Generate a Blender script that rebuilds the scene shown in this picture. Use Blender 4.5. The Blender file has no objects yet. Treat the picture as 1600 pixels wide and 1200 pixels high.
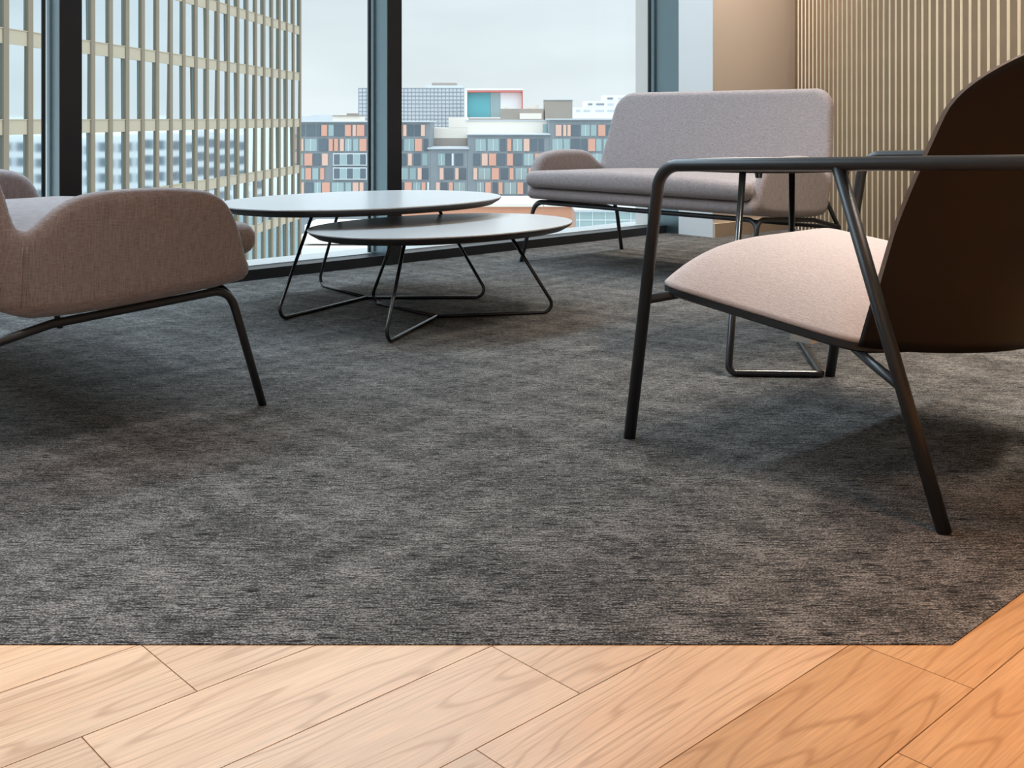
import bpy, math, random
import numpy as np
from mathutils import Vector, Matrix

random.seed(7)
scene = bpy.context.scene
COL = scene.collection

# ------------------------------------------------------------------ camera, sky, light, exposure
F_PX, HORIZON, EYE = 1678.0, 185.0, 0.65
YAW = math.radians(-43.0)
cam_data = bpy.data.cameras.new('camera')
cam_data.sensor_width = 36.0
cam_data.lens = 36.0 * F_PX / 1600.0
cam_data.shift_y = -(600.0 - HORIZON) / 1600.0
cam_data.clip_end = 8000
cam = bpy.data.objects.new('camera', cam_data)
COL.objects.link(cam)
cam.location = (0, 0, EYE)
cam.rotation_euler = (math.pi / 2, 0, YAW)
scene.camera = cam

vs = scene.view_settings
vs.view_transform = 'Standard'
vs.look = 'None'
vs.gamma = 1.0
vs.exposure = 0.0
vs.use_curve_mapping = False
scene.cycles.use_denoising = True
scene.cycles.max_bounces = 7
scene.cycles.diffuse_bounces = 4
scene.cycles.glossy_bounces = 3
scene.cycles.transparent_max_bounces = 16
scene.cycles.adaptive_threshold = 0.02
scene.cycles.sample_clamp_indirect = 6.0

SKY_STRENGTH = 1.0
world = bpy.data.worlds.new('overcast_sky')
scene.world = world
world.use_nodes = True
wn, wl = world.node_tree.nodes, world.node_tree.links
wn.clear()
w_out = wn.new('ShaderNodeOutputWorld')
w_bg = wn.new('ShaderNodeBackground')
w_tc = wn.new('ShaderNodeTexCoord')
w_sep = wn.new('ShaderNodeSeparateXYZ')
wl.new(w_tc.outputs['Generated'], w_sep.inputs[0])
w_ramp = wn.new('ShaderNodeValToRGB')          # overcast dome: brighter towards the zenith
w_ramp.color_ramp.elements[0].position = 0.0
w_ramp.color_ramp.elements[0].color = (0.86, 0.935, 0.97, 1)
w_ramp.color_ramp.elements[1].position = 1.0
w_ramp.color_ramp.elements[1].color = (2.2, 2.45, 2.65, 1)
e = w_ramp.color_ramp.elements.new(0.16)
e.color = (0.76, 0.855, 0.925, 1)
e = w_ramp.color_ramp.elements.new(0.45)
e.color = (1.40, 1.56, 1.68, 1)
w_map = wn.new('ShaderNodeMapping')
w_map.inputs['Scale'].default_value = (1.6, 1.6, 7.0)
wl.new(w_tc.outputs['Generated'], w_map.inputs[0])
w_noise = wn.new('ShaderNodeTexNoise')
w_noise.inputs['Scale'].default_value = 1.7
w_noise.inputs['Detail'].default_value = 4.0
wl.new(w_map.outputs[0], w_noise.inputs['Vector'])
w_cr = wn.new('ShaderNodeMapRange')
w_cr.inputs['From Min'].default_value = 0.35
w_cr.inputs['From Max'].default_value = 0.68
w_cr.inputs['To Min'].default_value = 0.93
w_cr.inputs['To Max'].default_value = 1.10
wl.new(w_noise.outputs['Fac'], w_cr.inputs[0])
w_mul = wn.new('ShaderNodeVectorMath')
w_mul.operation = 'SCALE'
wl.new(w_sep.outputs['Z'], w_ramp.inputs[0])
wl.new(w_ramp.outputs[0], w_mul.inputs[0])
wl.new(w_cr.outputs[0], w_mul.inputs['Scale'])
wl.new(w_mul.outputs[0], w_bg.inputs['Color'])
w_bg.inputs['Strength'].default_value = SKY_STRENGTH
wl.new(w_bg.outputs[0], w_out.inputs[0])


def to_world(cx, cy):
    """point given by sideways / forward distance from the viewpoint -> room x, y"""
    c, s = math.cos(YAW), math.sin(YAW)
    return (cx * c - cy * s, cx * s + cy * c)


def area(name, loc, sx, sy, watts, color, rotz=0.0, spread=180):
    d = bpy.data.lights.new(name, 'AREA')
    d.shape = 'RECTANGLE'
    d.size, d.size_y = sx, sy
    d.energy = watts
    d.color = color
    d.spread = math.radians(spread)
    o = bpy.data.objects.new(name, d)
    COL.objects.link(o)
    o.location = loc
    o.rotation_euler = (0, 0, rotz)
    return o


COOL, NEUTRAL, WARM = (0.80, 0.92, 1.0), (1.0, 0.90, 0.78), (1.0, 0.62, 0.28)
CEIL = 2.75
# unseen lights at ceiling height: added fills, and a warm downlight over the oak floor
area('fill_window_bay', (1.0, 3.70, CEIL - 0.03), 5.4, 0.20, 165, (0.62, 0.83, 1.0))  # unseen strip added to boost the daylight from the window
area('fill_near_left', (*to_world(-0.72, 1.42), CEIL - 0.03), 0.45, 0.20, 4.2, (0.97, 0.93, 0.92), YAW, 46)  # unseen fill added to lift the near-left floor and carpet
area('ceiling_downlight_warm', (*to_world(0.90, 1.05), CEIL - 0.03), 0.3, 0.3, 4.0, (1.0, 0.42, 0.09), YAW, 40)
area('fill_slat_wall', (*to_world(1.38, 2.9), CEIL - 0.03), 0.12, 2.4, 36, NEUTRAL, YAW, 80)  # unseen strip added to brighten the slat sides
area('fill_corner', (*to_world(1.22, 5.75), CEIL - 0.03), 0.3, 0.3, 24, NEUTRAL, YAW, 100)  # unseen light added to lift the beige return wall
area('fill_behind', (*to_world(-0.6, -1.8), CEIL - 0.03), 1.2, 1.2, 24, (1.0, 0.55, 0.22), YAW)  # unseen warm fill added behind the viewer for the shaded sofa side


# ------------------------------------------------------------------ helpers
def mesh_data(name, verts, faces, mats, mat_idx=None, smooth=False):
    me = bpy.data.meshes.new(name)
    me.from_pydata([tuple(v) for v in verts], [], [tuple(f) for f in faces])
    if not isinstance(mats, (list, tuple)):
        mats = [mats]
    for m in mats:
        me.materials.append(m)
    if mat_idx is not None:
        me.polygons.foreach_set('material_index', mat_idx)
    if smooth:
        me.polygons.foreach_set('use_smooth', [True] * len(me.polygons))
    me.update()
    return me


def link(name, me, parent=None, loc=(0, 0, 0), rotz=0.0):
    o = bpy.data.objects.new(name, me)
    COL.objects.link(o)
    o.location = loc
    o.rotation_euler = (0, 0, rotz)
    if parent is not None:
        o.parent = parent
    return o


def obj(name, geo, mats, parent=None, smooth=False, loc=(0, 0, 0), rotz=0.0, mat_idx=None):
    return link(name, mesh_data(name, geo[0], geo[1], mats, mat_idx, smooth), parent, loc, rotz)


def tag(o, label=None, cat=None, group=None, kind=None):
    if label:
        o['label'] = label
    if cat:
        o['category'] = cat
    if group:
        o['group'] = group
    if kind:
        o['kind'] = kind
    return o


def empty(name, loc=(0, 0, 0), rotz=0.0):
    o = bpy.data.objects.new(name, None)
    COL.objects.link(o)
    o.location = loc
    o.rotation_euler = (0, 0, rotz)
    return o


def copy_tree(o, parent=None):
    c = o.copy()
    COL.objects.link(c)
    if parent is not None:
        c.parent = parent
    for ch in list(o.children):
        copy_tree(ch, c)
    return c


def box(x0, x1, y0, y1, z0, z1):
    v = [(x0, y0, z0), (x1, y0, z0), (x1, y1, z0), (x0, y1, z0), (x0, y0, z1), (x1, y0, z1), (x1, y1, z1), (x0, y1, z1)]
    f = [(3, 2, 1, 0), (4, 5, 6, 7), (0, 1, 5, 4), (1, 2, 6, 5), (2, 3, 7, 6), (3, 0, 4, 7)]
    return v, f


def join(*geos):
    v, f = [], []
    for g in geos:
        n = len(v)
        v += list(g[0])
        f += [tuple(i + n for i in q) for q in g[1]]
    return v, f


def prism(poly, z0, z1):
    n = len(poly)
    v = [(p[0], p[1], z0) for p in poly] + [(p[0], p[1], z1) for p in poly]
    f = [tuple(range(n - 1, -1, -1)), tuple(range(n, 2 * n))]
    f += [(i, (i + 1) % n, n + (i + 1) % n, n + i) for i in range(n)]
    return v, f


def fillet(pts, radii, seg=8):
    """polyline with rounded corners"""
    pts = [Vector(p) for p in pts]
    if not isinstance(radii, (list, tuple)):
        radii = [radii] * len(pts)
    out = [pts[0]]
    for i in range(1, len(pts) - 1):
        p, a, b, r = pts[i], pts[i - 1], pts[i + 1], radii[i]
        da, db = (a - p).normalized(), (b - p).normalized()
        ang = da.angle(db)
        if r <= 0 or ang > math.pi - 0.02:
            out.append(p)
            continue
        t = min(r / math.tan(ang / 2), 0.49 * (a - p).length, 0.49 * (b - p).length)
        r2 = t * math.tan(ang / 2)
        cen = p + (da + db).normalized() * (r2 / math.sin(ang / 2))
        s, e_ = p + da * t - cen, p + db * t - cen
        tot = s.angle(e_)
        ax = s.cross(e_).normalized()
        for k in range(seg + 1):
            out.append(cen + Matrix.Rotation(tot * k / seg, 3, ax) @ s)
    out.append(pts[-1])
    return out


def tube(path, r, n=12, closed=False):
    P = [Vector(p) for p in path]
    m = len(P)
    verts, faces = [], []
    ref = None
    for i, p in enumerate(P):
        if closed:
            t = (P[(i + 1) % m] - P[i - 1]).normalized()
        else:
            t = (P[min(i + 1, m - 1)] - P[max(i - 1, 0)]).normalized()
        if ref is None:
            ref = Vector((0, 0, 1)) if abs(t.z) < 0.9 else Vector((1, 0, 0))
        ref = (ref - t * ref.dot(t)).normalized()
        bn = t.cross(ref)
        for k in range(n):
            a = 2 * math.pi * k / n
            verts.append(p + ref * (r * math.cos(a)) + bn * (r * math.sin(a)))
    for i in range(m if closed else m - 1):
        j = (i + 1) % m
        for k in range(n):
            k2 = (k + 1) % n
            faces.append((i * n + k, i * n + k2, j * n + k2, j * n + k))
    if not closed:
        faces.append(tuple(range(n - 1, -1, -1)))
        faces.append(tuple((m - 1) * n + k for k in range(n)))
    return [tuple(v) for v in verts], faces


def outline_solid(rings):
    """stack of closed outlines [(pts2d, z), ...] bottom to top, capped"""
    n = len(rings[0][0])
    v = [(p[0], p[1], z) for pts, z in rings for p in pts]
    f = [tuple(range(n - 1, -1, -1))]
    for r in range(len(rings) - 1):
        for k in range(n):
            k2 = (k + 1) % n
            f.append((r * n + k, r * n + k2, (r + 1) * n + k2, (r + 1) * n + k))
    f.append(tuple((len(rings) - 1) * n + k for k in range(n)))
    return v, f


def surface_nets(fn, lo, hi, h):
    ax = [np.arange(lo[i], hi[i] + h, h) for i in range(3)]
    X, Y, Z = np.meshgrid(*ax, indexing='ij')
    Fv = fn(X, Y, Z)
    S = Fv < 0
    nx, ny, nz = Fv.shape
    acc = np.zeros((nx - 1, ny - 1, nz - 1, 3))
    cnt = np.zeros((nx - 1, ny - 1, nz - 1))
    cor = [(i, j, k) for i in (0, 1) for j in (0, 1) for k in (0, 1)]

    def sub(A, c):
        return A[c[0]:nx - 1 + c[0], c[1]:ny - 1 + c[1], c[2]:nz - 1 + c[2]]
    for a in cor:
        for d in range(3):
            if a[d] == 0:
                b = list(a)
                b[d] = 1
                fa, fb = sub(Fv, a), sub(Fv, b)
                m = (fa < 0) != (fb < 0)
                t = np.where(m, fa / np.where(m, fa - fb, 1), 0)
                for q in range(3):
                    acc[..., q] += np.where(m, a[q] + (t if q == d else 0), 0)
                cnt += m
    idx = -np.ones((nx - 1, ny - 1, nz - 1), int)
    w = np.argwhere(cnt > 0)
    idx[cnt > 0] = np.arange(len(w))
    vv = (w + acc[cnt > 0] / cnt[cnt > 0][:, None]) * h + np.array(lo)
    faces = []
    for d in range(3):
        e1, e2 = [q for q in range(3) if q != d]
        sl0, sl1 = [slice(None)] * 3, [slice(None)] * 3
        sl0[d], sl1[d] = slice(0, -1), slice(1, None)
        ch = np.argwhere(S[tuple(sl0)] != S[tuple(sl1)])
        ok = (ch[:, e1] > 0) & (ch[:, e2] > 0) & (ch[:, e1] < Fv.shape[e1] - 1) & (ch[:, e2] < Fv.shape[e2] - 1)
        ch = ch[ok]
        q = []
        for o1, o2 in ((-1, -1), (0, -1), (0, 0), (-1, 0)):
            c = ch.copy()
            c[:, e1] += o1
            c[:, e2] += o2
            q.append(idx[c[:, 0], c[:, 1], c[:, 2]])
        q = np.stack(q, 1)
        inside = S[ch[:, 0], ch[:, 1], ch[:, 2]]
        flip = inside if d != 1 else ~inside
        q = np.where(flip[:, None], q, q[:, ::-1])
        faces.append(q)
    return vv.tolist(), np.concatenate(faces).tolist()


def poly_sdf(px, py, poly):
    d = np.full(px.shape, 1e9)
    s = np.ones(px.shape)
    n = len(poly)
    for i in range(n):
        ax_, ay_ = poly[i]
        bx_, by_ = poly[i - 1]
        ex, ey = bx_ - ax_, by_ - ay_
        wx, wy = px - ax_, py - ay_
        t = np.clip((wx * ex + wy * ey) / (ex * ex + ey * ey), 0, 1)
        d = np.minimum(d, (wx - ex * t) ** 2 + (wy - ey * t) ** 2)
        c1, c2, c3 = py >= ay_, py < by_, ex * wy > ey * wx
        flip = (c1 & c2 & c3) | (~c1 & ~c2 & ~c3)
        s = np.where(flip, -s, s)
    return s * np.sqrt(d)


def extr(d2, dn, r):
    a, b = d2 + r, dn + r
    return np.minimum(np.maximum(a, b), 0) + np.hypot(np.maximum(a, 0), np.maximum(b, 0)) - r


def smin(a, b, k):
    h = np.clip(0.5 + 0.5 * (b - a) / k, 0, 1)
    return b * (1 - h) + a * h - k * h * (1 - h)


# ------------------------------------------------------------------ materials
def new_mat(name):
    m = bpy.data.materials.new(name)
    m.use_nodes = True
    nt = m.node_tree
    return m, nt, nt.nodes['Principled BSDF']


def plain(name, color, rough=0.5, metallic=0.0, spec=0.5, bump=0.0, bscale=200.0, vary=0.0, vscale=4.0):
    m, nt, b = new_mat(name)
    b.inputs['Base Color'].default_value = (*color, 1)
    b.inputs['Roughness'].default_value = rough
    b.inputs['Metallic'].default_value = metallic
    b.inputs['Specular IOR Level'].default_value = spec
    tc = nt.nodes.new('ShaderNodeTexCoord')
    nz = nt.nodes.new('ShaderNodeTexNoise')
    nz.inputs['Scale'].default_value = vscale
    nz.inputs['Detail'].default_value = 4
    nt.links.new(tc.outputs['Object'], nz.inputs['Vector'])
    if vary:
        mx = nt.nodes.new('ShaderNodeMix')
        mx.data_type = 'RGBA'
        mx.inputs[6].default_value = (*[c * (1 - vary) for c in color], 1)
        mx.inputs[7].default_value = (*[min(1, c * (1 + vary)) for c in color], 1)
        nt.links.new(nz.outputs['Fac'], mx.inputs[0])
        nt.links.new(mx.outputs[2], b.inputs['Base Color'])
    if bump:
        n2 = nt.nodes.new('ShaderNodeTexNoise')
        n2.inputs['Scale'].default_value = bscale
        nt.links.new(tc.outputs['Object'], n2.inputs['Vector'])
        bp = nt.nodes.new('ShaderNodeBump')
        bp.inputs['Strength'].default_value = bump
        bp.inputs['Distance'].default_value = 0.002
        nt.links.new(n2.outputs['Fac'], bp.inputs['Height'])
        nt.links.new(bp.outputs[0], b.inputs['Normal'])
    return m


def fabric(name, dark, light, sx=60, sy=60, sz=600, sheen=0.25):
    """woven cloth: two sets of stretched threads"""
    m, nt, b = new_mat(name)
    N, L = nt.nodes.new, nt.links.new
    tc = N('ShaderNodeTexCoord')
    facs = []
    for sc in ((sx, sy, sz), (sz * 0.8, sz * 0.8, sx * 0.6)):
        mp = N('ShaderNodeMapping')
        mp.inputs['Scale'].default_value = sc
        L(tc.outputs['Object'], mp.inputs[0])
        nz = N('ShaderNodeTexNoise')
        nz.inputs['Scale'].default_value = 1.0
        nz.inputs['Detail'].default_value = 3
        nz.inputs['Roughness'].default_value = 0.6
        L(mp.outputs[0], nz.inputs['Vector'])
        facs.append(nz.outputs['Fac'])
    ad = N('ShaderNodeMath')
    ad.operation = 'ADD'
    L(facs[0], ad.inputs[0])
    L(facs[1], ad.inputs[1])
    mr = N('ShaderNodeMapRange')
    mr.inputs['From Min'].default_value = 0.72
    mr.inputs['From Max'].default_value = 1.28
    L(ad.outputs[0], mr.inputs[0])
    mx = N('ShaderNodeMix')
    mx.data_type = 'RGBA'
    mx.inputs[6].default_value = (*dark, 1)
    mx.inputs[7].default_value = (*light, 1)
    L(mr.outputs[0], mx.inputs[0])
    L(mx.outputs[2], b.inputs['Base Color'])
    b.inputs['Roughness'].default_value = 0.95
    b.inputs['Specular IOR Level'].default_value = 0.15
    b.inputs['Sheen Weight'].default_value = sheen
    b.inputs['Sheen Roughness'].default_value = 0.5
    bp = N('ShaderNodeBump')
    bp.inputs['Strength'].default_value = 0.25
    bp.inputs['Distance'].default_value = 0.0015
    L(mr.outputs[0], bp.inputs['Height'])
    L(bp.outputs[0], b.inputs['Normal'])
    return m


def carpet_material():
    m, nt, b = new_mat('carpet_loop_pile')
    N, L = nt.nodes.new, nt.links.new
    tc = N('ShaderNodeTexCoord')
    rot = N('ShaderNodeMapping')
    rot.inputs['Rotation'].default_value = (0, 0, -YAW)     # tufting rows run parallel to the front edge
    L(tc.outputs['Object'], rot.inputs[0])

    def noise(sx, sy, detail=2.0, rough=0.5, src=rot):
        mp = N('ShaderNodeMapping')
        mp.inputs['Scale'].default_value = (sx, sy, 1)
        L(src.outputs[0], mp.inputs[0])
        z = N('ShaderNodeTexNoise')
        z.inputs['Scale'].default_value = 1.0
        z.inputs['Detail'].default_value = detail
        z.inputs['Roughness'].default_value = rough
        L(mp.outputs[0], z.inputs['Vector'])
        return z.outputs['Fac']

    def math_(op, a, b_):
        n = N('ShaderNodeMath')
        n.operation = op
        for i, q in enumerate((a, b_)):
            if isinstance(q, (int, float)):
                n.inputs[i].default_value = q
            else:
                L(q, n.inputs[i])
        return n.outputs[0]
    rows = noise(85, 430, 2, 0.7)            # dark and light rows a few millimetres deep
    tufts = noise(330, 430, 1)
    lines = noise(24, 360, 1, 0.5)
    streak = noise(7, 60, 3, 0.6)
    patch = noise(5.5, 7.5, 3, 0.55)
    r2 = N('ShaderNodeMapping')
    r2.inputs['Rotation'].default_value = (0, 0, 0.75)
    L(rot.outputs[0], r2.inputs[0])
    diag1 = noise(2.6, 17, 2, 0.5, r2)
    r3 = N('ShaderNodeMapping')
    r3.inputs['Rotation'].default_value = (0, 0, -0.85)
    L(rot.outputs[0], r3.inputs[0])
    diag2 = noise(2.6, 17, 2, 0.5, r3)
    lm = N('ShaderNodeMapRange')
    lm.interpolation_type = 'SMOOTHSTEP'
    lm.inputs['From Min'].default_value = 0.54
    lm.inputs['From Max'].default_value = 0.68
    L(lines, lm.inputs[0])
    fine = math_('SUBTRACT', math_('ADD', math_('MULTIPLY', rows, 1.5), math_('MULTIPLY', tufts, 1.3)), math_('MULTIPLY', lm.outputs[0], 0.50))
    broad = math_('ADD', math_('MULTIPLY', streak, 0.42), math_('MULTIPLY', patch, 0.16))
    hatch = math_('ADD', math_('MULTIPLY', diag1, 0.36), math_('MULTIPLY', diag2, 0.36))
    tot = math_('ADD', math_('ADD', fine, broad), hatch)      # mean about 1.95
    ramp = N('ShaderNodeValToRGB')
    mr = N('ShaderNodeMapRange')
    mr.inputs['From Min'].default_value = 1.50
    mr.inputs['From Max'].default_value = 2.38
    L(tot, mr.inputs[0])
    L(mr.outputs[0], ramp.inputs[0])
    el = ramp.color_ramp.elements
    el[0].position, el[0].color = 0.08, (0.011, 0.0105, 0.010, 1)
    el[1].position, el[1].color = 0.95, (0.29, 0.268, 0.248, 1)
    q = el.new(0.40)
    q.color = (0.041, 0.039, 0.037, 1)
    q = el.new(0.66)
    q.color = (0.105, 0.097, 0.091, 1)
    L(ramp.outputs[0], b.inputs['Base Color'])
    b.inputs['Roughness'].default_value = 0.95
    b.inputs['Specular IOR Level'].default_value = 0.12
    bp = N('ShaderNodeBump')
    bp.inputs['Strength'].default_value = 0.6
    bp.inputs['Distance'].default_value = 0.003
    L(fine, bp.inputs['Height'])
    L(bp.outputs[0], b.inputs['Normal'])
    return m


def wood_plank_material(name, light, mid, dark, rough=0.38, ring=15.0):
    """oak with arched grain along local x, different on every plank"""
    m, nt, b = new_mat(name)
    N, L = nt.nodes.new, nt.links.new
    tc = N('ShaderNodeTexCoord')
    oi = N('ShaderNodeObjectInfo')
    off = N('ShaderNodeVectorMath')
    off.operation = 'SCALE'
    off.inputs[0].default_value = (37.0, 11.0, 5.0)
    L(oi.outputs['Random'], off.inputs['Scale'])
    ad = N('ShaderNodeVectorMath')
    L(tc.outputs['Object'], ad.inputs[0])
    L(off.outputs[0], ad.inputs[1])

    def mapped(sx, sy):
        mp = N('ShaderNodeMapping')
        mp.inputs['Scale'].default_value = (sx, sy, 1)
        L(ad.outputs[0], mp.inputs[0])
        return mp.outputs[0]
    big = N('ShaderNodeTexNoise')
    big.inputs['Scale'].default_value = 1.0
    big.inputs['Detail'].default_value = 1.5
    L(mapped(1.3, 12.0), big.inputs['Vector'])
    sc = N('ShaderNodeMath')
    sc.operation = 'MULTIPLY'
    sc.inputs[1].default_value = ring * 6.0
    L(big.outputs['Fac'], sc.inputs[0])
    sn = N('ShaderNodeMath')
    sn.operation = 'SINE'
    L(sc.outputs[0], sn.inputs[0])
    ln = N('ShaderNodeMapRange')
    ln.inputs['From Min'].default_value = 0.15
    ln.inputs['From Max'].default_value = 1.0
    L(sn.outputs[0], ln.inputs[0])
    pw = N('ShaderNodeMath')
    pw.operation = 'POWER'
    pw.inputs[1].default_value = 3.5
    L(ln.outputs[0], pw.inputs[0])
    fib = N('ShaderNodeTexNoise')
    fib.inputs['Scale'].default_value = 1.0
    fib.inputs['Detail'].default_value = 3
    L(mapped(14, 420), fib.inputs['Vector'])
    cloud = N('ShaderNodeTexNoise')
    cloud.inputs['Scale'].default_value = 1.0
    cloud.inputs['Detail'].default_value = 3
    L(mapped(4, 22), cloud.inputs['Vector'])
    m1 = N('ShaderNodeMix')
    m1.data_type = 'RGBA'
    m1.inputs[6].default_value = (*light, 1)
    m1.inputs[7].default_value = (*mid, 1)
    cr = N('ShaderNodeMapRange')
    cr.inputs['From Min'].default_value = 0.3
    cr.inputs['From Max'].default_value = 0.7
    L(cloud.outputs['Fac'], cr.inputs[0])
    L(cr.outputs[0], m1.inputs[0])
    m2 = N('ShaderNodeMix')
    m2.data_type = 'RGBA'
    m2.inputs[7].default_value = (*dark, 1)
    f2 = N('ShaderNodeMath')
    f2.operation = 'MULTIPLY'
    f2.inputs[1].default_value = 0.7
    L(pw.outputs[0], f2.inputs[0])
    L(f2.outputs[0], m2.inputs[0])
    L(m1.outputs[2], m2.inputs[6])
    m3 = N('ShaderNodeMix')
    m3.data_type = 'RGBA'
    m3.blend_type = 'MULTIPLY'
    m3.inputs[0].default_value = 1.0
    fr = N('ShaderNodeMapRange')
    fr.inputs['From Min'].default_value = 0.3
    fr.inputs['From Max'].default_value = 0.7
    fr.inputs['To Min'].default_value = 0.82
    fr.inputs['To Max'].default_value = 1.08
    L(fib.outputs['Fac'], fr.inputs[0])
    L(m2.outputs[2], m3.inputs[6])
    L(fr.outputs[0], m3.inputs[7])
    hv = N('ShaderNodeHueSaturation')
    vr = N('ShaderNodeMapRange')
    vr.inputs['To Min'].default_value = 0.90
    vr.inputs['To Max'].default_value = 1.06
    L(oi.outputs['Random'], vr.inputs[0])
    L(vr.outputs[0], hv.inputs['Value'])
    L(m3.outputs[2], hv.inputs['Color'])
    L(hv.outputs[0], b.inputs['Base Color'])
    b.inputs['Roughness'].default_value = rough
    bp = N('ShaderNodeBump')
    bp.inputs['Strength'].default_value = 0.15
    bp.inputs['Distance'].default_value = 0.001
    L(fib.outputs['Fac'], bp.inputs['Height'])
    L(bp.outputs[0], b.inputs['Normal'])
    return m


def glass_pane_material():
    m = bpy.data.materials.new('window_glass')
    m.use_nodes = True
    nt = m.node_tree
    nt.nodes.clear()
    out = nt.nodes.new('ShaderNodeOutputMaterial')
    tr = nt.nodes.new('ShaderNodeBsdfTransparent')
    tr.inputs[0].default_value = (0.975, 0.99, 0.985, 1)
    gl = nt.nodes.new('ShaderNodeBsdfGlossy')
    gl.inputs['Roughness'].default_value = 0.0
    fr = nt.nodes.new('ShaderNodeFresnel')
    fr.inputs['IOR'].default_value = 1.14
    mx = nt.nodes.new('ShaderNodeMixShader')
    nt.links.new(fr.outputs[0], mx.inputs[0])
    nt.links.new(tr.outputs[0], mx.inputs[1])
    nt.links.new(gl.outputs[0], mx.inputs[2])
    nt.links.new(mx.outputs[0], out.inputs[0])
    return m


M = {}
M['sofa'] = fabric('mauve_grey_wool', (0.208, 0.166, 0.158), (0.375, 0.318, 0.312))
M['seat'] = fabric('blush_beige_wool', (0.45, 0.355, 0.325), (0.62, 0.505, 0.47), 700, 60, 300)
M['steel'] = plain('black_powder_coated_steel', (0.020, 0.021, 0.023), 0.38, 0.0, 0.5)
M['rod'] = plain('black_satin_rod', (0.014, 0.014, 0.015), 0.25, 0.0, 0.6)
M['shell'] = plain('dark_stained_shell', (0.009, 0.0055, 0.004), 0.5, 0, 0.3, vary=0.2)
M['ply'] = plain('shell_rim', (0.22, 0.175, 0.145), 0.45)
M['laminate'] = plain('pale_grey_laminate', (0.49, 0.475, 0.465), 0.25, 0, 0.4)
M['edge'] = plain('dark_table_edge', (0.030, 0.027, 0.026), 0.45)
M['carpet'] = carpet_material()
M['plank'] = wood_plank_material('oak_plank', (0.66, 0.43, 0.262), (0.59, 0.36, 0.205), (0.44, 0.245, 0.125))
M['plank_honey_lit'] = wood_plank_material('honey_lit_oak_plank', (0.62, 0.37, 0.185), (0.55, 0.305, 0.14), (0.40, 0.20, 0.08))  # darker right-hand planks, with the warm light's orange put into the colour
M['subfloor'] = plain('plank_joint', (0.58, 0.33, 0.165), 0.8)
M['frame'] = plain('anodised_window_frame', (0.18, 0.245, 0.27), 0.30, 0.92)
M['dark_front'] = plain('dark_frame_front', (0.012, 0.012, 0.014), 0.45)  # near-black; on the mullion fronts it stands in for backlit shade
M['gasket'] = plain('black_gasket', (0.02, 0.022, 0.024), 0.6)
M['alu'] = plain('pale_aluminium', (0.62, 0.66, 0.68), 0.4, 0.2)
M['white'] = plain('white_paint', (0.74, 0.725, 0.71), 0.8, vary=0.02)
M['ceiling'] = plain('ceiling_paint', (0.82, 0.82, 0.80), 0.9, vary=0.02)
M['beige'] = plain('beige_paint', (0.80, 0.71, 0.645), 0.8, vary=0.02)
M['skirting'] = plain('beige_skirting', (0.58, 0.45, 0.33), 0.6)
M['slat_face'] = plain('oak_slat_face', (0.195, 0.122, 0.063), 0.55, vary=0.25, vscale=9)  # faces darkened in colour, turned away from the light on the sides
M['slat_side_lit'] = plain('lit_slat_side', (0.95, 0.87, 0.72), 0.6, vary=0.04, vscale=9)  # sides made pale: light from the viewer's side put into the colour
M['slat_back'] = plain('slat_backing', (0.30, 0.22, 0.14), 0.9)
M['glass'] = glass_pane_material()
M['chrome'] = plain('bright_metal', (0.75, 0.74, 0.70), 0.25, 1.0)
M['bronze'] = plain('bronze_metal', (0.30, 0.22, 0.15), 0.35, 0.8)

# ------------------------------------------------------------------ the room
WALL_CX = 1.675                      # slatted wall: runs straight away from the viewer on the right
CARPET_CY, CARPET_Y = 1.328, 0.600   # the two straight edges of the carpet
WIN_Y, MULL_Y = 3.97, 3.85           # glass plane, inner face of the mullions
JAMB_X, RETURN_Y = 4.80, 3.54


def cw(cx, cy):
    return to_world(cx, cy)


# carpet: bounded by the diagonal front edge, the edge parallel to the window and the walls
corner = cw((CARPET_Y - CARPET_CY * math.cos(YAW)) / math.sin(YAW), CARPET_CY)
far_left = cw((WIN_Y - 0.06 - CARPET_CY * math.cos(YAW)) / math.sin(YAW), CARPET_CY)
wall_hit_x = (WALL_CX + CARPET_Y * -math.sin(YAW)) / math.cos(YAW)
wall_end_x = (WALL_CX + RETURN_Y * -math.sin(YAW)) / math.cos(YAW)
carpet_poly = [far_left, corner, (wall_hit_x, CARPET_Y), (wall_end_x, RETURN_Y), (JAMB_X, RETURN_Y), (JAMB_X, WIN_Y - 0.06)]
carpet = obj('carpet', prism(carpet_poly, -0.008, 0.0), M['carpet'])
tag(carpet, 'dark grey streaked loop-pile carpet under the seating', 'carpet', kind='structure')

# oak floor: planks run parallel to the window
floor = obj('floor', prism([cw(-6.5, -4), cw(WALL_CX, -4), cw(WALL_CX, 1.9), cw(-6.5, 1.9)], -0.06, -0.0042), M['subfloor'])
tag(floor, 'light oak plank floor in front of the carpet', 'floor', kind='structure')


def clip(poly, a, b, c):
    """keep a*x + b*y <= c"""
    out = []
    for i in range(len(poly)):
        p, q = poly[i - 1], poly[i]
        dp, dq = a * p[0] + b * p[1] - c, a * q[0] + b * q[1] - c
        if (dp <= 0) != (dq <= 0):
            t = dp / (dp - dq)
            out.append((p[0] + t * (q[0] - p[0]), p[1] + t * (q[1] - p[1])))
        if dq <= 0:
            out.append(q)
    return out


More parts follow.
